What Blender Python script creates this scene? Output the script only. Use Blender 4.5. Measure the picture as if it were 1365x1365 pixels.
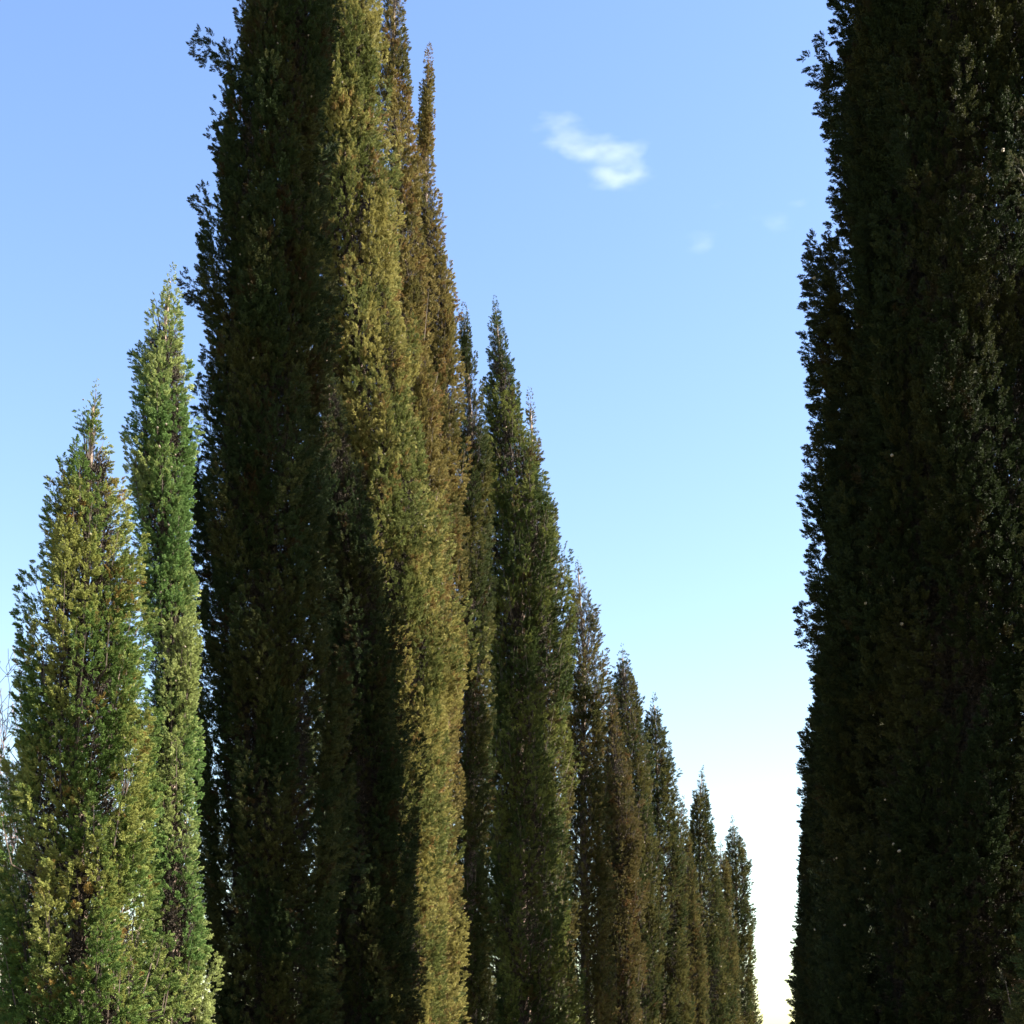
import bpy, math, random
import numpy as np
from mathutils import Vector

for o in list(bpy.data.objects):
    bpy.data.objects.remove(o)
SC = bpy.context.scene
COL = SC.collection
R = math.radians

# ------------------------------------------------------------------ camera
F, CX, HY, CAMZ = 1900.0, 682.5, 1450.0, 1.6     # focal length, centre, horizon in photo pixels
cam = bpy.data.objects.new('camera', bpy.data.cameras.new('camera'))
COL.objects.link(cam)
cam.location = (0, 0, CAMZ)
cam.rotation_euler = (R(90), 0, 0)
cam.data.sensor_width = 36
cam.data.lens = F / 1365 * 36
cam.data.shift_y = (HY - CX) / 1365              # level camera with a rising front
cam.data.clip_end = 30000
SC.camera = cam

# ------------------------------------------------------------------ light
SUN_AZ, SUN_EL = 89.0, 32.0                      # clockwise from the viewing direction
sd = Vector((math.sin(R(SUN_AZ)) * math.cos(R(SUN_EL)),
             math.cos(R(SUN_AZ)) * math.cos(R(SUN_EL)), math.sin(R(SUN_EL))))
W = bpy.data.worlds.new('World'); SC.world = W; W.use_nodes = True
nt = W.node_tree; nt.nodes.clear()
sky = nt.nodes.new('ShaderNodeTexSky'); sky.sky_type = 'NISHITA'; sky.sun_disc = False
sky.sun_elevation = R(SUN_EL); sky.sun_rotation = R(SUN_AZ)
sky.air_density = 1.4; sky.dust_density = 0.8; sky.ozone_density = 0.5; sky.altitude = 100
bg = nt.nodes.new('ShaderNodeBackground'); bg.inputs['Strength'].default_value = 0.0525
wo = nt.nodes.new('ShaderNodeOutputWorld')
hs = nt.nodes.new('ShaderNodeHueSaturation'); hs.inputs['Hue'].default_value = 0.518; hs.inputs['Saturation'].default_value = 1.26
nt.links.new(sky.outputs[0], hs.inputs['Color']); nt.links.new(hs.outputs[0], bg.inputs['Color']); nt.links.new(bg.outputs[0], wo.inputs['Surface'])
sl = bpy.data.lights.new('sun', 'SUN'); sl.energy = 5.0; sl.angle = R(0.5); sl.color = (1.0, 0.91, 0.76)
so = bpy.data.objects.new('sun', sl); COL.objects.link(so)
so.rotation_euler = sd.to_track_quat('Z', 'Y').to_euler(); so.location = (40, 10, 40)
vs = SC.view_settings
vs.view_transform = 'Standard'; vs.look = 'None'; vs.gamma = 1; vs.use_curve_mapping = False
vs.exposure = 2.75
SC.cycles.volume_bounces = 2
SC.cycles.max_bounces = 4; SC.cycles.diffuse_bounces = 2; SC.cycles.glossy_bounces = 1; SC.cycles.transmission_bounces = 2

# ------------------------------------------------------------------ helpers
def px(x, d): return (x - CX) / F * d            # photo pixel and distance -> metres
def pz(y, d): return CAMZ + (HY - y) / F * d

def link(o, parent=None):
    COL.objects.link(o)
    if parent: o.parent = parent
    return o
def mesh_obj(name, v, f, mats, parent=None, smooth=False):
    me = bpy.data.meshes.new(name)
    me.from_pydata([tuple(p) for p in v], [], [tuple(p) for p in f]); me.update()
    for m in (mats if isinstance(mats, (list, tuple)) else [mats]): me.materials.append(m)
    if smooth:
        me.polygons.foreach_set('use_smooth', [True] * len(me.polygons))
    return link(bpy.data.objects.new(name, me), parent)
def tag(o, label=None, cat=None, group=None, kind=None):
    if label: o['label'] = label
    if cat: o['category'] = cat
    if group: o['group'] = group
    if kind: o['kind'] = kind
    return o

def tube(V, Fc, pts, rads, n=6):
    """append a tapered tube along pts"""
    b = len(V); pts = [Vector(p) for p in pts]; m = len(pts)
    for i, p in enumerate(pts):
        t = (pts[min(i + 1, m - 1)] - pts[max(i - 1, 0)])
        if t.length < 1e-6: t = Vector((0, 0, 1))
        t.normalize()
        a = t.cross(Vector((0.31, 0.95, 0.05)));
        if a.length < 0.05: a = t.cross(Vector((1, 0, 0)))
        a.normalize(); c = t.cross(a)
        for k in range(n):
            th = 2 * math.pi * k / n
            V.append(p + float(rads[i]) * (a * math.cos(th) + c * math.sin(th)))
    for i in range(m - 1):
        for k in range(n):
            k2 = (k + 1) % n
            Fc.append((b + i * n + k, b + i * n + k2, b + (i + 1) * n + k2, b + (i + 1) * n + k))
    Fc.append(tuple(b + (m - 1) * n + k for k in range(n)))

# ------------------------------------------------------------------ materials
class NT:
    def __init__(s, name):
        s.m = bpy.data.materials.new(name); s.m.use_nodes = True
        s.t = s.m.node_tree; s.t.nodes.clear()
    def n(s, ty, **kw):
        nd = s.t.nodes.new(ty)
        for k, v in kw.items():
            if k in nd.inputs: nd.inputs[k].default_value = v
            else: setattr(nd, k, v)
        return nd
    def l(s, a, b): s.t.links.new(a, b)
    def math(s, op, a, b=None, clamp=False):
        nd = s.n('ShaderNodeMath', operation=op); nd.use_clamp = clamp
        for i, x in enumerate((a, b)):
            if x is None: continue
            if isinstance(x, (int, float)): nd.inputs[i].default_value = x
            else: s.l(x, nd.inputs[i])
        return nd.outputs[0]
    def mix(s, fac, a, b):
        nd = s.n('ShaderNodeMix', data_type='RGBA')
        if isinstance(fac, (int, float)): nd.inputs[0].default_value = fac
        else: s.l(fac, nd.inputs[0])
        for sock, x in ((nd.inputs[6], a), (nd.inputs[7], b)):
            if isinstance(x, tuple): sock.default_value = (*x, 1)
            else: s.l(x, sock)
        return nd.outputs[2]
    def ramp(s, fac, lo, hi):
        nd = s.n('ShaderNodeMapRange'); nd.interpolation_type = 'SMOOTHSTEP'
        s.l(fac, nd.inputs[0]); nd.inputs[1].default_value = lo; nd.inputs[2].default_value = hi
        return nd.outputs[0]

def foliage_mat(name, green, olive, brown, brown_amt=0.3, olive_amt=0.5, seed=0.0, trans=0.22):
    """scale-leaf foliage; colour wanders from clump to clump and sprig to sprig"""
    N = NT(name)
    oi = N.n('ShaderNodeObjectInfo')
    off = N.n('ShaderNodeVectorMath', operation='ADD'); N.l(oi.outputs['Location'], off.inputs[0])
    off.inputs[1].default_value = (seed * 7.3, seed * 3.1, seed * 11.7)
    sc = N.n('ShaderNodeVectorMath', operation='MULTIPLY'); N.l(off.outputs[0], sc.inputs[0])
    sc.inputs[1].default_value = (1, 1, 0.55)
    n1 = N.n('ShaderNodeTexNoise', Scale=1.5, Detail=3.0); N.l(sc.outputs[0], n1.inputs['Vector'])
    n2 = N.n('ShaderNodeTexNoise', Scale=3.2, Detail=2.0)
    o2 = N.n('ShaderNodeVectorMath', operation='ADD'); N.l(sc.outputs[0], o2.inputs[0]); o2.inputs[1].default_value = (31, 17, 5)
    N.l(o2.outputs[0], n2.inputs['Vector'])
    rnd = oi.outputs['Random']
    f1 = N.math('ADD', n1.outputs[0], N.math('MULTIPLY', N.math('SUBTRACT', rnd, 0.5), 0.16))
    lo = 0.72 - 0.42 * olive_amt
    c = N.mix(N.ramp(f1, lo - 0.09, lo + 0.09), green, olive)
    f2 = N.math('ADD', n2.outputs[0], N.math('MULTIPLY', N.math('SUBTRACT', rnd, 0.5), -0.22))
    lb = 0.78 - 0.48 * brown_amt
    c = N.mix(N.ramp(f2, lb - 0.06, lb + 0.08), c, brown)
    at = N.n('ShaderNodeAttribute', attribute_name='tip')     # young tips are paler
    val = N.math('ADD', N.math('MULTIPLY', at.outputs['Fac'], 0.75), 0.62)
    val = N.math('MULTIPLY', val, N.math('ADD', N.math('MULTIPLY', rnd, 0.5), 0.75))
    hsv = N.n('ShaderNodeHueSaturation'); N.l(c, hsv.inputs['Color']); N.l(val, hsv.inputs['Value'])
    p = N.n('ShaderNodeBsdfPrincipled', Roughness=0.6)
    p.inputs['Specular IOR Level'].default_value = 0.12
    N.l(hsv.outputs[0], p.inputs['Base Color'])
    tr = N.n('ShaderNodeBsdfTranslucent'); N.l(hsv.outputs[0], tr.inputs['Color'])
    mx = N.n('ShaderNodeMixShader', Fac=trans); N.l(p.outputs[0], mx.inputs[1]); N.l(tr.outputs[0], mx.inputs[2])
    out = N.n('ShaderNodeOutputMaterial'); N.l(mx.outputs[0], out.inputs['Surface'])
    return N.m

def simple_mat(name, a, b, scale=8.0, rough=0.85, stretch=(1, 1, 1), bump=0.0):
    N = NT(name)
    tc = N.n('ShaderNodeTexCoord')
    mp = N.n('ShaderNodeMapping'); mp.inputs['Scale'].default_value = stretch
    N.l(tc.outputs['Object'], mp.inputs['Vector'])
    no = N.n('ShaderNodeTexNoise', Scale=scale, Detail=6.0); N.l(mp.outputs[0], no.inputs['Vector'])
    c = N.mix(N.ramp(no.outputs[0], 0.35, 0.65), a, b)
    p = N.n('ShaderNodeBsdfPrincipled', Roughness=rough); N.l(c, p.inputs['Base Color'])
    if bump:
        bp = N.n('ShaderNodeBump', Strength=bump); N.l(no.outputs[0], bp.inputs['Height']); N.l(bp.outputs[0], p.inputs['Normal'])
    out = N.n('ShaderNodeOutputMaterial'); N.l(p.outputs[0], out.inputs['Surface'])
    return N.m

BARK = simple_mat('bark', (0.09, 0.06, 0.045), (0.20, 0.15, 0.12), 14, 0.9, (3, 3, 0.4), 0.6)
TWIG = simple_mat('twig_wood', (0.035, 0.025, 0.018), (0.09, 0.065, 0.05), 6, 0.85, (1, 1, 1))
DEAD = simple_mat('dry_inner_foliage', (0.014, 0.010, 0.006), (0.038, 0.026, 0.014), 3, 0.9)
CONE = simple_mat('cone_scales', (0.10, 0.075, 0.05), (0.24, 0.20, 0.15), 60, 0.6)

# ------------------------------------------------------------------ setting
def ground():
    s = 12000
    g = mesh_obj('ground', [(-s, -s, 0), (s, -s, 0), (s, s, 0), (-s, s, 0)], [(0, 1, 2, 3)],
                 simple_mat('winter_grass', (0.05, 0.06, 0.02), (0.11, 0.10, 0.045), 0.7, 0.95, bump=0.3))
    tag(g, kind='structure')
    k = (1040 - CX) / F
    w = 1.9; c = -1.6
    pth = mesh_obj('path', [(c - w + k * -20, -20, .004), (c + w + k * -20, -20, .004),
                            (c + w + k * 220, 220, .004), (c - w + k * 220, 220, .004)], [(0, 1, 2, 3)],
                   simple_mat('gravel', (0.22, 0.19, 0.15), (0.34, 0.30, 0.25), 40, 0.95, bump=0.4))
    tag(pth, kind='structure')
ground()

# ------------------------------------------------------------------ sprig templates
def make_template(rs, twigs, cords, width=0.047, bush=1.0):
    """a tuft: stalk, side twigs, and short scale-leaf cords on every twig"""
    V, T, Fc = [], [], []
    def blade(p0, d, ln, w, t0, t1):
        q = p0 + d * ln * 0.5                      # scales lie roughly on the surface of the tuft
        nrm = Vector((q.x, q.y, 0.12)).normalized() + Vector((rs.gauss(0, .45), rs.gauss(0, .45), rs.gauss(0, .45)))
        s = d.cross(nrm).normalized()
        mid = p0 + d * ln * 0.55
        end = p0 + d * ln * 0.85 + Vector((0, 0, ln * 0.2))
        b = len(V)
        V.extend([tuple(p0), tuple(mid + s * w * 0.5), tuple(end), tuple(mid - s * w * 0.5)])
        T.extend([t0, (t0 + t1) / 2, t1, (t0 + t1) / 2])
        Fc.extend([(b, b + 1, b + 2), (b, b + 2, b + 3)])
    def tilt(d, an):
        a = d.cross(Vector((rs.uniform(-1, 1), rs.uniform(-1, 1), rs.uniform(-1, 1)))).normalized()
        return (d * math.cos(an) + a * math.sin(an)).normalized()
    for i in range(twigs):
        t = (i + rs.random()) / twigs
        az = i * 2.4 + rs.uniform(-.5, .5); an = R(rs.uniform(28, 66)) * bush * (1.0 - 0.75 * t)
        ln = rs.uniform(0.30, 0.52) * (1.0 - 0.45 * t)
        p0 = Vector((0, 0, 0.02 + 0.62 * t))
        d = Vector((math.sin(an) * math.cos(az), math.sin(an) * math.sin(az), math.cos(an)))
        blade(p0, d, ln, width * 0.8, 0.0, 0.7)
        for c in range(cords):
            u = (c + rs.random()) / cords
            q = p0 + d * ln * (0.15 + 0.75 * u)
            blade(q, tilt(d, R(rs.uniform(20, 60))), rs.uniform(0.08, 0.15) * (1.1 - 0.3 * u), width * rs.uniform(0.7, 1.25),
                  0.25 + 0.35 * u, 0.75 + 0.25 * u)
    return V, T, Fc

rs0 = random.Random(5)
LIVE = [make_template(rs0, 14, 14) for _ in range(6)]
DRY = [make_template(rs0, 8, 4, 0.05, 1.3) for _ in range(2)]
def cone_template(rs):
    V, Fc = [], []
    n, m = 6, 4
    V.append((0, 0, -0.5))
    for i in range(1, m):
        ph = math.pi * i / m
        for k in range(n):
            a = 2 * math.pi * (k + 0.5 * i) / n
            rr = 0.5 * math.sin(ph) * rs.uniform(0.85, 1.1)
            V.append((rr * math.cos(a), rr * math.sin(a), -0.5 * math.cos(ph)))
    V.append((0, 0, 0.5)); last = len(V) - 1
    for k in range(n):
        k2 = (k + 1) % n
        Fc.append((0, 1 + k2, 1 + k))
        for i in range(m - 2):
            a, b = 1 + i * n, 1 + (i + 1) * n
            Fc += [(a + k, a + k2, b + k2), (a + k, b + k2, b + k)]
        Fc.append((last, 1 + (m - 2) * n + k, 1 + (m - 2) * n + k2))
    return V, [0.0] * len(V), Fc
CONES = [cone_template(rs0) for _ in range(2)]

# one node group: mesh islands flagged tpl>=0 are the sprig shapes, loose points carry them
def scatter_group():
    g = bpy.data.node_groups.new('sprig_scatter', 'GeometryNodeTree')
    g.interface.new_socket('Geometry', in_out='INPUT', socket_type='NodeSocketGeometry')
    g.interface.new_socket('Geometry', in_out='OUTPUT', socket_type='NodeSocketGeometry')
    N = g.nodes; L = g.links.new
    gi = N.new('NodeGroupInput'); go = N.new('NodeGroupOutput')
    def attr(name, ty):
        a = N.new('GeometryNodeInputNamedAttribute'); a.data_type = ty; a.inputs['Name'].default_value = name
        return a.outputs[0]
    def cmp(a, val):
        c = N.new('FunctionNodeCompare'); c.data_type = 'INT'; c.operation = 'EQUAL'
        ins = [s for s in c.inputs if s.enabled and s.type == 'INT']
        L(a, ins[0]); ins[1].default_value = val
        return c.outputs[0]
    tpl = attr('tpl', 'INT')
    sep = N.new('GeometryNodeSeparateGeometry'); sep.domain = 'POINT'
    L(gi.outputs[0], sep.inputs[0]); L(cmp(tpl, -1), sep.inputs[1])
    gti = N.new('GeometryNodeGeometryToInstance')
    kids = []
    for k in range(8):
        s = N.new('GeometryNodeSeparateGeometry'); s.domain = 'POINT'
        L(sep.outputs[1], s.inputs[0]); L(cmp(tpl, k), s.inputs[1]); kids.append(s.outputs[0])
    for k in reversed(kids):                     # a multi-input socket lists its newest link first
        L(k, gti.inputs[0])
    iop = N.new('GeometryNodeInstanceOnPoints')
    L(sep.outputs[0], iop.inputs['Points']); L(gti.outputs[0], iop.inputs['Instance'])
    iop.inputs['Pick Instance'].default_value = True
    L(attr('idx', 'INT'), iop.inputs['Instance Index'])
    L(attr('rot', 'QUATERNION'), iop.inputs['Rotation'])
    L(attr('scl', 'FLOAT_VECTOR'), iop.inputs['Scale'])
    L(iop.outputs[0], go.inputs[0])
    return g
SCATTER = scatter_group()

def scatter_obj(name, parent, temps, mat_of, mats, P, D, S, I, rng):
    """one part: points P carrying template I, +Z turned to D, random spin, scale S"""
    V, Fc, T, TPL, MI = [], [], [], [], []
    for k in range(8):
        v, t, f = temps[k % len(temps)]
        b = len(V); V += [(x, y, z) for x, y, z in v]; T += t; TPL += [k] * len(v)
        Fc += [tuple(b + i for i in q) for q in f]; MI += [mat_of[k % len(temps)]] * len(f)
    nb = len(V); n = len(P)
    me = bpy.data.meshes.new(name)
    me.from_pydata(V + [tuple(p) for p in P.tolist()], [], Fc); me.update()
    for m in mats: me.materials.append(m)
    me.polygons.foreach_set('material_index', MI)
    tip = np.zeros(nb + n, np.float32); tip[:nb] = T
    me.attributes.new('tip', 'FLOAT', 'POINT').data.foreach_set('value', tip)
    tp = np.full(nb + n, -1, np.int32); tp[:nb] = TPL
    me.attributes.new('tpl', 'INT', 'POINT').data.foreach_set('value', tp)
    ix = np.zeros(nb + n, np.int32); ix[nb:] = I
    me.attributes.new('idx', 'INT', 'POINT').data.foreach_set('value', ix)
    sc = np.ones((nb + n, 3), np.float32); sc[nb:] = S
    me.attributes.new('scl', 'FLOAT_VECTOR', 'POINT').data.foreach_set('vector', sc.ravel())
    # quaternion: z -> D after a random spin about z
    q = np.zeros((n, 4)); z = np.clip(D[:, 2], -0.9999, 0.9999)
    w = np.sqrt((1 + z) / 2); q[:, 0] = w; q[:, 1] = -D[:, 1] / (2 * w); q[:, 2] = D[:, 0] / (2 * w)
    sp = rng.uniform(0, 2 * np.pi, n); cw, cz = np.cos(sp / 2), np.sin(sp / 2)
    a, b, c = q[:, 0], q[:, 1], q[:, 2]
    qq = np.stack([a * cw, b * cw + c * cz, c * cw - b * cz, a * cz], 1)
    rot = np.zeros((nb + n, 4), np.float32); rot[:, 0] = 1; rot[nb:] = qq
    me.attributes.new('rot', 'QUATERNION', 'POINT').data.foreach_set('value', rot.ravel())
    o = link(bpy.data.objects.new(name, me), parent)
    md = o.modifiers.new('sprigs', 'NODES'); md.node_group = SCATTER
    return tag(o, kind='stuff')

def norm(a): return a / np.maximum(np.linalg.norm(a, axis=1, keepdims=True), 1e-9)

def vnoise(P, seed):
    """smooth value noise, 0..1"""
    i = np.floor(P).astype(np.int64); f = P - i; f = f * f * (3 - 2 * f)
    def h(a, b, c):
        n = (a * 374761393 + b * 668265263 + c * 2147483647 + seed * 974634777) & 0xffffffff
        n = ((n ^ (n >> 13)) * 1274126177) & 0xffffffff
        n = ((n ^ (n >> 16)) * 2246822519) & 0xffffffff
        return (n & 0xffff) / 65535.0
    r = 0
    for dx in (0, 1):
        for dy in (0, 1):
            for dz in (0, 1):
                w = (f[:, 0] if dx else 1 - f[:, 0]) * (f[:, 1] if dy else 1 - f[:, 1]) * (f[:, 2] if dz else 1 - f[:, 2])
                r = r + w * h(i[:, 0] + dx, i[:, 1] + dy, i[:, 2] + dz)
    return r

TOTAL = [0]
def cypress(label, group, d, prof, mat, seed, dens=1.0, size=0.2, sparse=None, extra=(), limbs=True,
            cones=1.0, name='cypress_tree', bough=1.0, lump=0.18, fill=1.0):
    """prof: (photo y, left edge, right edge) from the tip downwards, at distance d"""
    rng = np.random.default_rng(seed)
    zs = [pz(y, d) for y, l, r in prof]; cs = [px((l + r) / 2, d) for y, l, r in prof]
    rr = [max(0.015, (r - l) / 2 / F * d * (1.07 if d < 34 else 1.12 if d < 40 else 1.25)) for y, l, r in prof]
    bx = cs[-1]
    if zs[-1] > 0.8:
        zs += [0.55, 0.12]; cs += [bx, bx]; rr += [rr[-1] * 0.92, rr[-1] * 0.55]
    zs, cs, rr = [np.array(a[::-1]) for a in (zs, cs, rr)]
    cs = cs - bx
    H = zs[-1]
    Rz = lambda z: np.interp(z, zs, rr)
    Cz = lambda z: np.interp(z, zs, cs)
    root = link(bpy.data.objects.new(name, None)); root.location = (bx, d, 0)
    root.empty_display_size = 0.3
    tag(root, label, 'tree', group)
    # trunk
    V, Fc = [], []
    zz = np.linspace(0, H * 0.97, 22); rt = 0.06 + 0.0075 * H
    tube(V, Fc, [(Cz(z) * 1.0, 0, z - 0.05) for z in zz],
         [max(0.006, min(rt * (1 - 0.93 * z / H) + (0.08 * rt if z < 0.3 else 0), 0.6 * Rz(z) + 0.01)) for z in zz], 9)
    mesh_obj('trunk', V, Fc, BARK, root, True)
    # boughs: tips spread over the envelope
    zf = np.linspace(zs[0], H, 400); wgt = Rz(zf) + 0.02
    area = 2 * np.pi * np.trapezoid(wgt, zf) if hasattr(np, 'trapezoid') else 2 * np.pi * np.trapz(wgt, zf)
    n1_, n2_ = int(area / 0.125 / bough ** 1.6), int(area / 0.26 / bough ** 1.6)
    nb = n1_ + n2_                                # tall flame-shaped boughs, and short ones filling between
    big = np.arange(nb) < n1_
    cdf = np.cumsum(wgt); cdf /= cdf[-1]
    k_ = np.where(big, (np.arange(nb) + rng.random(nb)) / max(n1_, 1), (np.arange(nb) - n1_ + rng.random(nb)) / max(n2_, 1))
    zt = np.interp(np.clip(k_, 0, 1), cdf, zf)
    th = (np.arange(nb) * 2.399963 + rng.normal(0, 0.4, nb)) % (2 * np.pi)
    def lumpf(th, z):                             # flutes and hollows of the crown
        r = Rz(z); c1 = 0.21 + 0.17 * r; c2 = 0.5 * c1
        q = np.stack([r * np.cos(th), r * np.sin(th), z * 0.50], 1)
        n1 = np.clip((vnoise(q / c1[:, None] + 50, seed) - 0.5) * 2.1 + 0.5, 0, 1)
        return 1.0 - lump * 3.1 + lump * 3.1 * n1 + lump * 0.7 * vnoise(q / c2[:, None] + 90, seed + 7)
    Rt = Rz(zt)
    L = np.where(big, rng.uniform(0.6, 1.5, nb), rng.uniform(0.4, 0.8, nb)) * bough
    L = np.minimum(L, 5.5 * Rt + 0.2)
    wd = np.where(big, rng.uniform(0.10, 0.16, nb), rng.uniform(0.15, 0.2, nb)) * L
    wd = np.minimum(wd, 0.36 * Rt + 0.012)
    zt = np.minimum(zt, H - 0.1 * rng.random(nb))
    rt_ = Rt * np.where(big, rng.uniform(0.95, 1.08, nb), rng.uniform(0.85, 1.02, nb)) * lumpf(th, zt)
    rt_ = rt_ * np.where(rng.random(nb) < (0.05 if d < 34 else 0.09), rng.uniform(1.04, 1.18, nb), 1.0)   # stragglers
    rt_ = np.maximum(rt_ - 0.30 * size * np.clip(Rt / 0.4, 0, 1) - 0.25 * wd, 0.0)
    tl = np.tan(np.radians(np.where(big, rng.uniform(6, 18, nb), rng.uniform(10, 30, nb))))
    tip = np.stack([Cz(zt) + rt_ * np.cos(th), rt_ * np.sin(th), zt], 1)
    zb = np.maximum(zt - L, 0.05); rb = np.maximum(rt_ - L * tl, 0.0)
    # follow the envelope where the crown widens downwards
    rb = np.maximum(rb, np.minimum(Rz(zb) - 0.45, rt_))
    tht = th + rng.normal(0, 0.10, nb)
    base = np.stack([Cz(zb) + rb * np.cos(tht), rb * np.sin(tht), zb], 1)
    lead = min(1.0, 0.05 * H); lt, lb_, lw = [], [], []
    for k in range(7):                            # the leading shoot and the spikes around it
        zk = H - (0.0 if k == 0 else lead * rng.uniform(0.25, 1.6)); a = 2.4 * k
        rk = 0.0 if k == 0 else float(Rz(zk)) * 0.8
        ll = lead * (1.3 if k == 0 else 0.9)
        lt.append((float(Cz(zk)) + rk * math.cos(a), rk * math.sin(a), zk))
        lb_.append((float(Cz(zk - ll)) + 0.3 * rk * math.cos(a), 0.3 * rk * math.sin(a), zk - ll)); lw.append(0.09 * ll)
    tip = np.vstack([tip, lt]); base = np.vstack([base, lb_]); wd = np.append(wd, lw)
    L = np.append(L, [lead] * 7); th = np.append(th, [4.7] * 7); zt = np.append(zt, [t[2] for t in lt])
    if extra:                                     # boughs that stick out of the outline: (tip px, tip py, length, tilt)
        te, be, we = [], [], []
        for ex, ey, ln, tilt in extra:
            tx = px(ex, d) - bx; tz = pz(ey, d); s_ = math.copysign(1, tx - float(Cz(tz)))
            yy = rng.uniform(-0.15, 0.05)
            te.append((tx, yy, tz)); we.append(0.15 * ln + 0.02)
            be.append((tx - s_ * ln * math.sin(R(tilt)), yy * 0.5, tz - ln * math.cos(R(tilt))))
        tip = np.vstack([tip, te]); base = np.vstack([base, be]); wd = np.append(wd, we)
        L = np.append(L, [e[2] for e in extra]); th = np.append(th, np.zeros(len(extra))); zt = np.append(zt, [t[2] for t in te])
    nbt = len(tip)
    keep = np.ones(nbt, bool)
    if sparse:
        for (t0, tw, z0, z1, amt) in sparse:      # thin foliage facing t0 (degrees), between two photo heights
            dth = np.abs((th - R(t0) + np.pi) % (2 * np.pi) - np.pi)
            hit = (dth < R(tw)) & (zt < pz(z0, d)) & (zt > pz(z1, d))
            if len(extra): hit[-len(extra):] = False
            keep &= ~(hit & (rng.random(nbt) < amt))
    tip, base, wd, L = tip[keep], base[keep], wd[keep], L[keep]
    nbt = len(tip)
    # live sprigs on the boughs
    cnt = np.maximum(6, (dens * L * wd * 2 * np.pi * 0.75 / (size * size) * 2.4 / np.clip(0.30 + 1.5 * Rz(zt[keep] - 0.5 * L), 0.4, 1) ** 2).astype(int))
    bi = np.repeat(np.arange(nbt), cnt); n = len(bi)
    s = rng.random(n) ** 0.85
    ax = norm(tip - base)[bi]
    u = norm(np.cross(ax, rng.normal(size=(n, 3))))
    pr = 1.55 * np.power(s, 0.55) * np.power(np.maximum(1 - s, 0), 0.55)
    rad = wd[bi] * pr * np.sqrt(rng.uniform(0.35, 1.15, n))
    P = base[bi] + (tip - base)[bi] * s[:, None] + u * rad[:, None]
    P[:, 2] -= size * np.clip(2 * Rz(P[:, 2]), 0.2, 0.55)                        # the sprig rises from its point
    P[:, 2] = np.maximum(P[:, 2], 0.05)
    ctr = np.stack([Cz(P[:, 2]), np.zeros(n), P[:, 2]], 1)
    outw = P - ctr; orad = np.linalg.norm(outw, axis=1)
    k2 = (orad > 0.42 * Rz(P[:, 2])) | (Rz(P[:, 2]) < 0.25) | (rng.random(n) < 0.12)
    back = (outw[:, 1] > 0.55 * orad) & (orad > 0.1)
    k2 &= (np.einsum('ij,ij->i', u, norm(outw)) > -0.35) | (orad < 0.3)   # the inner face of a bough is bare
    k2 &= ~back | (rng.random(n) < 0.45)
    P, ax, u, outw, s, back = P[k2], ax[k2], u[k2], outw[k2], s[k2], back[k2]; n = len(P)
    D = norm(ax * 0.62 + u * 0.58 + norm(outw) * 0.32 + rng.normal(0, 0.22, (n, 3)))
    S = size * rng.uniform(0.65, 1.25, n) * (1 - 0.3 * s) * np.clip(0.30 + 1.5 * Rz(P[:, 2] + 0.5 * size), 0.30, 1)
    S = S * np.where(back, 1.4, 1.0)
    S = np.stack([S * rng.uniform(0.8, 1.2, n), S * rng.uniform(0.8, 1.2, n), S], 1)
    I = rng.integers(0, 6, n)
    # dry foliage and twigs deeper in
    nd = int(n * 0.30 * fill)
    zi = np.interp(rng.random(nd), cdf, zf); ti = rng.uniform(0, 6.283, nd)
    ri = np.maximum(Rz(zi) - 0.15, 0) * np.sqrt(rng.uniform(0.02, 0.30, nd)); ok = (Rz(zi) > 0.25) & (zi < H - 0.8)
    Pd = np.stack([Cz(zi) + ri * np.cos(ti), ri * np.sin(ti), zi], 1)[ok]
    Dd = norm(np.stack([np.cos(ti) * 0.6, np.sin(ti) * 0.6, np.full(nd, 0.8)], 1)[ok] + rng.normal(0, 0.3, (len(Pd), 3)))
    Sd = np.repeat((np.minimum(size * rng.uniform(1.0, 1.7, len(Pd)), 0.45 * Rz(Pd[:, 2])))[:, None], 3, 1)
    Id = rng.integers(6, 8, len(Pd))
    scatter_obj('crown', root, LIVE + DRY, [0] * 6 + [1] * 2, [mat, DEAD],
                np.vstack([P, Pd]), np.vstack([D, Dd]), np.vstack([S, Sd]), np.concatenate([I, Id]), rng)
    TOTAL[0] += n + len(Pd)
    # limbs inside
    if limbs:
        V, Fc = [], []
        for i in range(nbt):
            b0, t0 = Vector(base[i]), Vector(tip[i])
            z0 = max(0.1, b0.z - 0.5 * L[i]); a0 = Vector((float(Cz(z0)), 0, z0))
            tube(V, Fc, [a0, b0, b0.lerp(t0, 0.4), b0.lerp(t0, 0.75)], [0.012, 0.009, 0.006, 0.002], 4)
        tag(mesh_obj('limbs', V, Fc, TWIG, root), kind='stuff')
    # woody cones
    nc = int(len(P) * 0.010 * cones)
    if nc > 4:
        pick = rng.choice(n, nc, replace=False)
        Pc = P[pick] + D[pick] * S[pick, 2:3] * 0.4 + norm(outw[pick]) * 0.02 + rng.normal(0, 0.02, (nc, 3))
        sc = max(0.024, 0.0010 * d)
        scatter_obj('cones', root, CONES, [0, 0], [CONE], Pc, norm(rng.normal(size=(nc, 3))),
                    np.repeat((sc * rng.uniform(0.7, 1.2, nc))[:, None], 3, 1), rng.integers(0, 8, nc), rng)
    return root

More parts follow.
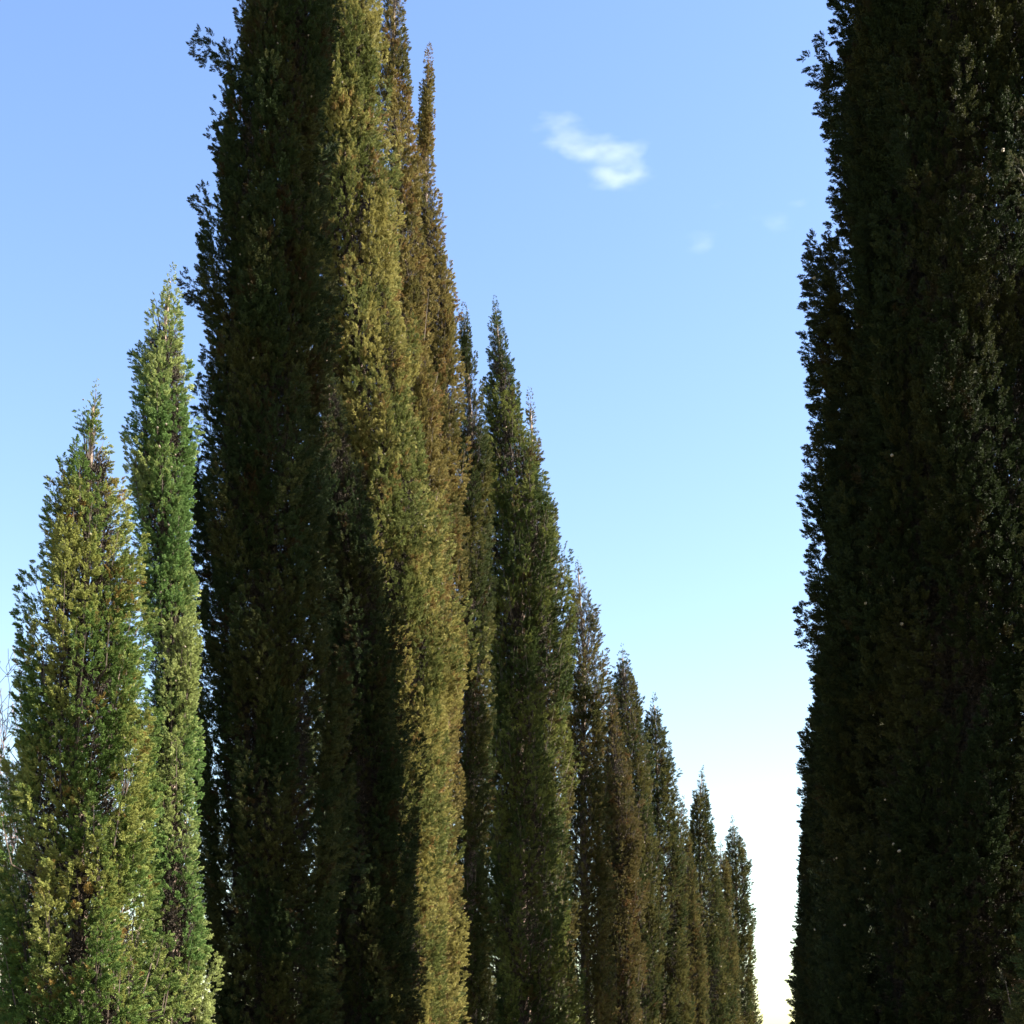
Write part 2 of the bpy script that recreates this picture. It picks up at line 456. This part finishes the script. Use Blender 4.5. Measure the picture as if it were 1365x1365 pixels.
# ------------------------------------------------------------------ foliage colours, raised for sunlit trees and lowered for shaded ones
G = dict(
    yel=foliage_mat('foliage_sunlit_yellow_green', (0.076, 0.125, 0.031), (0.190, 0.202, 0.058), (0.235, 0.151, 0.047), 0.22, 0.40, 1),  # lightened, some of the sunlight is put into the colour
    fresh=foliage_mat('foliage_sunlit_fresh_green', (0.087, 0.152, 0.044), (0.218, 0.253, 0.092), (0.218, 0.178, 0.076), 0.07, 0.48, 2),  # lightened too, to strengthen the sunlit look
    dark=foliage_mat('foliage_shaded_dark_green', (0.025, 0.039, 0.014), (0.046, 0.049, 0.016), (0.048, 0.032, 0.013), 0.28, 0.45, 3),  # green darkened further so the colour carries the tree's shade
    olive=foliage_mat('foliage_sunlit_olive', (0.095, 0.112, 0.033), (0.215, 0.196, 0.064), (0.215, 0.143, 0.053), 0.24, 0.50, 4),  # raised so this tree reads as sunlit
    brol=foliage_mat('foliage_sunlit_brown_olive', (0.084, 0.082, 0.027), (0.160, 0.132, 0.044), (0.165, 0.105, 0.038), 0.36, 0.6, 5),  # raised with the other sunlit trees
    mid=foliage_mat('foliage_mid_green', (0.044, 0.064, 0.018), (0.118, 0.132, 0.034), (0.080, 0.056, 0.021), 0.24, 0.46, 6),
    rust=foliage_mat('foliage_rusty', (0.050, 0.052, 0.018), (0.090, 0.075, 0.026), (0.125, 0.074, 0.028), 0.36, 0.5, 7),
    far=foliage_mat('foliage_far_green', (0.038, 0.050, 0.016), (0.082, 0.078, 0.023), (0.070, 0.046, 0.018), 0.26, 0.46, 8),
    deep=foliage_mat('foliage_shaded_deep_green', (0.015, 0.023, 0.008), (0.026, 0.028, 0.009), (0.028, 0.020, 0.008), 0.22, 0.4, 9),  # near-black, the right row's shade is put into the green
    dull=foliage_mat('foliage_dull_olive', (0.050, 0.056, 0.018), (0.105, 0.092, 0.030), (0.105, 0.070, 0.026), 0.32, 0.5, 10),
)
LG = 'cypresses in the long row on the left'
RG = 'cypresses in the row on the right'

# ------------------------------------------------------------------ left row, nearest first
cypress('short yellow-green cypress at the far left with sky showing through its thin left side', LG, 13.6,
        [(500, 128, 132), (525, 113, 136), (560, 100, 148), (620, 70, 168), (700, 48, 184), (800, 32, 192), (850, 22, 196),
         (900, 14, 200), (1000, -2, 204), (1100, -10, 212), (1250, -10, 222), (1365, -20, 232)], G['yel'], 11,
        dens=1.0, size=0.125, lump=0.16, sparse=[(200, 55, 700, 1100, 0.33)],
        extra=[(5, 985, 0.5, 35), (28, 810, 0.5, 30), (105, 545, 0.3, 30)], fill=1.1, bough=0.85)
cypress('slender fresh-green cypress in front of the tallest dark one, with a dry brown tip', LG, 15.2,
        [(348, 230, 234), (372, 212, 241), (420, 190, 250), (460, 180, 258), (530, 171, 267), (600, 164, 270), (650, 168, 264),
         (700, 172, 264), (760, 178, 266), (830, 180, 272), (900, 184, 271), (1000, 185, 269), (1080, 185, 268), (1150, 175, 278),
         (1230, 168, 290), (1300, 168, 284), (1365, 165, 296)], G['fresh'], 12, dens=1.1, size=0.125, bough=0.85,
        sparse=[(225, 60, 640, 860, 0.5)], extra=[(176, 460, 0.4, 30)], fill=1.3)
cypress('tallest dark cypress on the left, its camera side in shade, running out of the top', LG, 18.0,
        [(-330, 398, 402), (-200, 345, 455), (-60, 322, 450), (0, 314, 448), (60, 301, 446), (140, 292, 446), (200, 284, 445),
         (280, 268, 444), (400, 273, 442), (500, 262, 440), (700, 252, 446), (900, 248, 452), (1100, 254, 456), (1365, 256, 458)],
        G['dark'], 13, dens=1.05, size=0.145, fill=2.0, limbs=False, cones=0.5, lump=0.15,
        extra=[(256, 50, 1.0, 62), (268, 42, 0.8, 50), (283, 170, 0.5, 25), (246, 350, 0.7, 35), (252, 385, 0.8, 55), (243, 362, 0.5, 40), (262, 255, 0.4, 20)])
cypress('broad sunlit olive cypress beside the tallest dark one, running out of the top', LG, 23.0,
        [(-260, 448, 452), (-120, 410, 492), (0, 400, 507), (100, 395, 516), (200, 388, 524), (300, 388, 537), (400, 392, 549),
         (500, 398, 562), (650, 405, 588), (800, 408, 606), (880, 410, 616), (950, 412, 614), (1100, 412, 608), (1200, 412, 606),
         (1365, 412, 603)], G['olive'], 14, dens=1.05, size=0.15, fill=1.8, limbs=False, lump=0.19)
cypress('dark cypress added for the deep shade between the tallest dark tree and the sunlit olive one', LG, 20.4,
        [(440, 432, 436), (500, 418, 456), (560, 412, 470), (620, 410, 487), (750, 410, 518), (820, 412, 532), (900, 414, 545), (1000, 410, 546),
         (1200, 406, 550), (1365, 402, 552)], G['dark'], 29, dens=1.05, size=0.15, fill=1.6, limbs=False, cones=0.5)  # added dark tree standing in for the shadow on the olive cypress
cypress('brownish cypress whose thin crown leaves the top edge right of the olive one', LG, 25.5,
        [(-70, 527, 530), (-20, 508, 546), (0, 503, 549), (60, 497, 549), (100, 498, 549), (200, 498, 560), (400, 500, 583),
         (700, 500, 598), (1365, 500, 600)], G['brol'], 15, dens=0.9, size=0.16, sparse=[(180, 100, -60, 200, 0.3)], fill=0.7)
cypress('needle-thin brown-olive cypress tip standing just right of the trees cut by the top edge', LG, 28.0,
        [(56, 571, 574), (80, 565, 579), (120, 560, 581), (160, 555, 581), (200, 550, 580), (260, 546, 588), (330, 541, 600),
         (380, 540, 610), (420, 540, 614), (500, 545, 618), (600, 545, 621), (750, 550, 618), (900, 550, 620), (1000, 550, 613),
         (1365, 550, 610)], G['brol'], 16, dens=1.0, size=0.16)
cypress('narrow dark green cypress with forked tip between the sunlit brown-olive tree and the next spire', LG, 31.0,
        [(400, 616, 620), (440, 610, 628), (480, 611, 634), (560, 604, 652), (600, 598, 657), (700, 596, 658), (900, 596, 658),
         (1100, 596, 656), (1365, 596, 658)], G['far'], 17, size=0.18, extra=[(641, 505, 0.8, 14), (634, 470, 0.7, 16)])
cypress('tall pointed dark cypress spire in the middle with green foliage low on its right', LG, 35.0,
        [(392, 658, 661), (420, 652, 672), (460, 648, 680), (500, 646, 692), (580, 642, 704), (620, 640, 724), (690, 638, 744),
         (750, 635, 751), (850, 632, 757), (950, 632, 755), (1000, 632, 752), (1100, 632, 750), (1200, 632, 754), (1300, 635, 760),
         (1365, 635, 763)], G['mid'], 18, size=0.18)
cypress('cypress with a sparse greyish top showing behind the right shoulder of the middle spire', LG, 38.5,
        [(512, 704, 708), (540, 700, 714), (580, 696, 722), (640, 690, 731), (700, 680, 742), (800, 675, 752), (1365, 660, 762)],
        G['dull'], 19, dens=0.7, size=0.2, sparse=[(0, 181, 500, 660, 0.5)], fill=0.4)
cypress('brown-olive cypress with a see-through twiggy top right of the middle spire', LG, 42.0,
        [(741, 769, 772), (780, 758, 785), (830, 754, 798), (880, 753, 805), (950, 750, 805), (1050, 746, 807), (1200, 745, 813),
         (1365, 745, 816)], G['dull'], 20, dens=0.85, size=0.22, sparse=[(0, 181, 730, 860, 0.45)], fill=0.5)
cypress('rusty brown cypress, the reddest tree of the row', LG, 47.0,
        [(895, 810, 813), (930, 804, 823), (1000, 800, 833), (1050, 800, 849), (1200, 800, 854), (1365, 800, 850)],
        G['rust'], 21, size=0.20)
cypress('dark green cypress spire right behind the rusty brown tree', LG, 52.0,
        [(856, 828, 831), (880, 820, 840), (930, 814, 855), (980, 812, 861), (1100, 810, 872), (1365, 810, 880)], G['far'], 22,
        size=0.22)
cypress('blunt dark cypress with a small twig jutting from its right edge', LG, 56.0,
        [(921, 870, 874), (950, 861, 884), (1000, 858, 892), (1050, 855, 898), (1120, 850, 905), (1200, 850, 911), (1365, 850, 916)],
        G['far'], 23, size=0.23, limbs=False, extra=[(906, 1021, 1.0, 40)])
cypress('low olive cypress filling the dip before the last two pointed spires', LG, 62.0,
        [(1058, 909, 912), (1100, 896, 918), (1200, 890, 932), (1365, 890, 942)], G['dull'], 24, size=0.24, limbs=False)
cypress('pointed dark cypress spire, second to last tall tip of the row', LG, 68.0,
        [(1019, 936, 938), (1050, 925, 943), (1100, 917, 949), (1150, 912, 953), (1200, 908, 961), (1365, 905, 976)], G['far'], 25,
        size=0.25, limbs=False)
cypress('small hump-topped cypress between the last two pointed spires', LG, 75.0,
        [(1118, 959, 962), (1150, 950, 971), (1250, 942, 980), (1365, 940, 987)], G['dull'], 26, size=0.27, limbs=False)
cypress('last pointed dark cypress of the row beside the white strip of sky', LG, 82.0,
        [(1085, 975, 978), (1110, 970, 987), (1150, 966, 996), (1200, 964, 1000), (1300, 962, 1002), (1365, 960, 1006)], G['far'], 27,
        size=0.28, limbs=False, extra=[(999, 1143, 1.2, 25), (1001, 1170, 1.2, 25)])
cypress('tiny farthest cypress top at the bottom edge beside the white strip of sky', LG, 98.0,
        [(1322, 1002, 1005), (1345, 993, 1011), (1450, 985, 1020)], G['far'], 28, size=0.36, limbs=False)

# ------------------------------------------------------------------ right row
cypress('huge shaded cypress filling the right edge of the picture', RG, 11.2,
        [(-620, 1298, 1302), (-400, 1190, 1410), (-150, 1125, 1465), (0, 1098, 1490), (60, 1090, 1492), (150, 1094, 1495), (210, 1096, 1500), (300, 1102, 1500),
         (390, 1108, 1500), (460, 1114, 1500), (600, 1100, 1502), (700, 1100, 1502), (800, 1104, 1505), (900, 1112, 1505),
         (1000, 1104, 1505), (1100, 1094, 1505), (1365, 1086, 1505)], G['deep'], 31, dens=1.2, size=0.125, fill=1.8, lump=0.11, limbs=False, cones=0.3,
        extra=[(1092, 33, 0.45, 35), (1078, 60, 0.5, 55), (1082, 108, 0.35, 60), (1090, 140, 0.35, 50), (1084, 330, 0.5, 30), (1072, 398, 0.5, 55), (1080, 350, 0.5, 40),
               (1086, 410, 0.4, 45), (1078, 752, 0.4, 50), (1068, 797, 0.5, 50), (1080, 780, 0.5, 40), (1076, 820, 0.4, 45), (1088, 870, 0.4, 30), (1084, 1005, 0.4, 30)])
cypress('young slim cypress just peeking in at the right edge before the huge shaded one', RG, 8.9,
        [(190, 1412, 1416), (260, 1382, 1446), (400, 1368, 1460), (600, 1362, 1470), (800, 1354, 1480), (1000, 1346, 1486), (1365, 1334, 1500)],
        G['dark'], 32, size=0.13, bough=0.7, extra=[(1340, 215, 0.5, 30)], limbs=True)
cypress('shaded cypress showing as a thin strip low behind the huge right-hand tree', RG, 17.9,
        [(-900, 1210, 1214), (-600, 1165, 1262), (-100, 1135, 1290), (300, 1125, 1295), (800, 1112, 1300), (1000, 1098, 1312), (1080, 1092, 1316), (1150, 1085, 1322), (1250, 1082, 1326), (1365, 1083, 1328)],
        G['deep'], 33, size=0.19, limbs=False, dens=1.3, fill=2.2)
k_row = (1040 - CX) / F
for i, (d, h, r) in enumerate([(20.6, 17.0, 1.0), (30.5, 17.5, 1.0), (33.8, 20.5, 1.0), (41.8, 18, 1.0), (49.8, 19, 1.0), (58.8, 18, 0.9), (72.8, 20, 0.9)]):  # unseen trees, placed and sized to cast shade on the left row
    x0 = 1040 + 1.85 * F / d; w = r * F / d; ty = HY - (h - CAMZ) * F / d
    cypress('unseen cypress added to the right-hand row for its shade, behind the huge tree at the right edge', RG, d,
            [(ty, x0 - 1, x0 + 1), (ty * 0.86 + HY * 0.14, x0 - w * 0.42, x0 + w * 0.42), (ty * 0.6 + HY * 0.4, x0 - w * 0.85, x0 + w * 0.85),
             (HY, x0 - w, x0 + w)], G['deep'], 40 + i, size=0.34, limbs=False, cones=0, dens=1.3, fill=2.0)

# ------------------------------------------------------------------ bare shrub tree at the left edge
def bare_tree():
    d = 26.0; x0 = px(2, d)
    root = link(bpy.data.objects.new('bare_tree', None)); root.location = (x0, d, 0)
    tag(root, 'leafless mauve-brown tree with fine twigs behind the lowest left corner', 'tree')
    rs = random.Random(77)
    segs = {0: ([], []), 1: ([], [])}
    def grow(p, dr, ln, rad, lev):
        n = 4; pts = [p]; dd = dr.copy()
        for i in range(n):
            dd = (dd + Vector((rs.gauss(0, .12), rs.gauss(0, .12), rs.gauss(0.05, .08)))).normalized()
            pts.append(pts[-1] + dd * ln / n)
        V, Fc = segs[0 if lev == 0 else 1]
        tube(V, Fc, pts, [max(0.005, rad * (1 - 0.6 * i / n)) for i in range(n + 1)], 6 if lev < 2 else 3)
        if lev >= 5: return
        for c in range(10 if lev == 0 else 5 if lev < 4 else 4):
            i = rs.randint(1, n); az = rs.uniform(0, 6.28); sp = R(rs.uniform(22, 58))
            a = dd.cross(Vector((math.cos(az), math.sin(az), 0.3))).normalized()
            nd = (dd * math.cos(sp) + a * math.sin(sp)).normalized()
            grow(pts[i], nd, ln * rs.uniform(0.5, 0.72), rad * 0.42, lev + 1)
    grow(Vector((0, 0, -0.05)), Vector((0, 0, 1)), 4.6, 0.12, 0)
    m = simple_mat('bare_twigs', (0.09, 0.06, 0.058), (0.17, 0.12, 0.115), 3, 0.9)
    mesh_obj('trunk', *segs[0], BARK, root, True)
    tag(mesh_obj('branches', *segs[1], m, root), kind='stuff')
bare_tree()

# ------------------------------------------------------------------ clouds: lumps of real vapour far off
def cloud(label, d, lobes, density, seed, nscale):
    xs = [px(l[0], d) for l in lobes]; zs = [pz(l[1], d) for l in lobes]
    c = Vector((sum(xs) / len(xs), d, sum(zs) / len(zs)))
    N = NT('cloud_vapour')
    tc = N.n('ShaderNodeTexCoord')
    no = N.n('ShaderNodeTexNoise', Scale=nscale, Detail=5.0, Roughness=0.6)
    wv = N.n('ShaderNodeVectorMath', operation='ADD'); N.l(tc.outputs['Object'], wv.inputs[0]); wv.inputs[1].default_value = (seed * 100, seed * 37, 0)
    mp = N.n('ShaderNodeMapping'); mp.inputs['Rotation'].default_value = (0, R(-28), 0); mp.inputs['Scale'].default_value = (0.55, 1, 1.5)
    N.l(wv.outputs[0], mp.inputs['Vector']); N.l(mp.outputs[0], no.inputs['Vector'])
    wn = N.n('ShaderNodeTexNoise', Scale=nscale * 0.7, Detail=4.0, Roughness=0.6); N.l(mp.outputs[0], wn.inputs['Vector'])
    w1 = N.n('ShaderNodeVectorMath', operation='SUBTRACT'); N.l(wn.outputs['Color'], w1.inputs[0]); w1.inputs[1].default_value = (.5, .5, .5)
    w2 = N.n('ShaderNodeVectorMath', operation='MULTIPLY'); N.l(w1.outputs[0], w2.inputs[0]); w2.inputs[1].default_value = (110, 60, 70)
    w3 = N.n('ShaderNodeVectorMath', operation='ADD'); N.l(tc.outputs['Object'], w3.inputs[0]); N.l(w2.outputs[0], w3.inputs[1])
    tot = None; lo = Vector((1e9,) * 3); hi = -lo
    for x, y, rx, ry, w in lobes:
        q = Vector((px(x, d), d, pz(y, d))) - c
        r = Vector((rx / F * d, 0.5 * (rx + ry) / F * d, ry / F * d))
        lo = Vector(map(min, lo, q - r)); hi = Vector(map(max, hi, q + r))
        s1 = N.n('ShaderNodeVectorMath', operation='SUBTRACT'); N.l(w3.outputs[0], s1.inputs[0]); s1.inputs[1].default_value = q
        s2 = N.n('ShaderNodeVectorMath', operation='DIVIDE'); N.l(s1.outputs[0], s2.inputs[0]); s2.inputs[1].default_value = r
        ln = N.n('ShaderNodeVectorMath', operation='LENGTH'); N.l(s2.outputs[0], ln.inputs[0])
        v = N.math('MULTIPLY', N.math('SUBTRACT', 1.0, ln.outputs['Value'], True), w)
        tot = v if tot is None else N.math('MAXIMUM', tot, v)
    dn = N.math('ADD', tot, N.math('MULTIPLY', N.math('SUBTRACT', no.outputs[0], 0.56), 3.0))
    dn = N.math('MULTIPLY', N.math('MAXIMUM', dn, 0.0), N.math('MULTIPLY', N.ramp(tot, 0.0, 0.35), density))
    pv = N.n('ShaderNodeVolumePrincipled'); pv.inputs['Color'].default_value = (0.98, 0.98, 0.98, 1)
    pv.inputs['Anisotropy'].default_value = 0.2
    N.l(dn, pv.inputs['Density'])
    out = N.n('ShaderNodeOutputMaterial'); N.l(pv.outputs[0], out.inputs['Volume'])
    lo -= Vector((30, 30, 22)); hi += Vector((30, 30, 22))
    v = [(x, y, z) for x in (lo.x, hi.x) for y in (lo.y, hi.y) for z in (lo.z, hi.z)]
    f = [(0, 1, 3, 2), (4, 6, 7, 5), (0, 4, 5, 1), (2, 3, 7, 6), (0, 2, 6, 4), (1, 5, 7, 3)]
    o = mesh_obj('cloud', v, f, N.m); o.location = c
    return tag(o, label, 'cloud')
cloud('small white ragged cloud in the blue sky between the tree rows', 2400,
      [(738, 163, 42, 13, 1.1), (764, 184, 40, 13, 1.15), (790, 197, 40, 18, 1.2), (820, 210, 42, 24, 1.3), (846, 216, 20, 30, 1.2), (820, 238, 52, 13, 1.2)],
      0.0034, 1, 0.024)
cloud('very faint wisp of cloud low left of the other faint wisp', 2600, [(934, 322, 34, 18, 0.6), (950, 288, 30, 14, 0.5)], 0.0016, 2, 0.02)
cloud('very faint thin wisp of cloud nearer the right-hand tree', 2600, [(1015, 297, 44, 14, 0.6), (1052, 274, 20, 9, 0.5)], 0.0022, 3, 0.02)
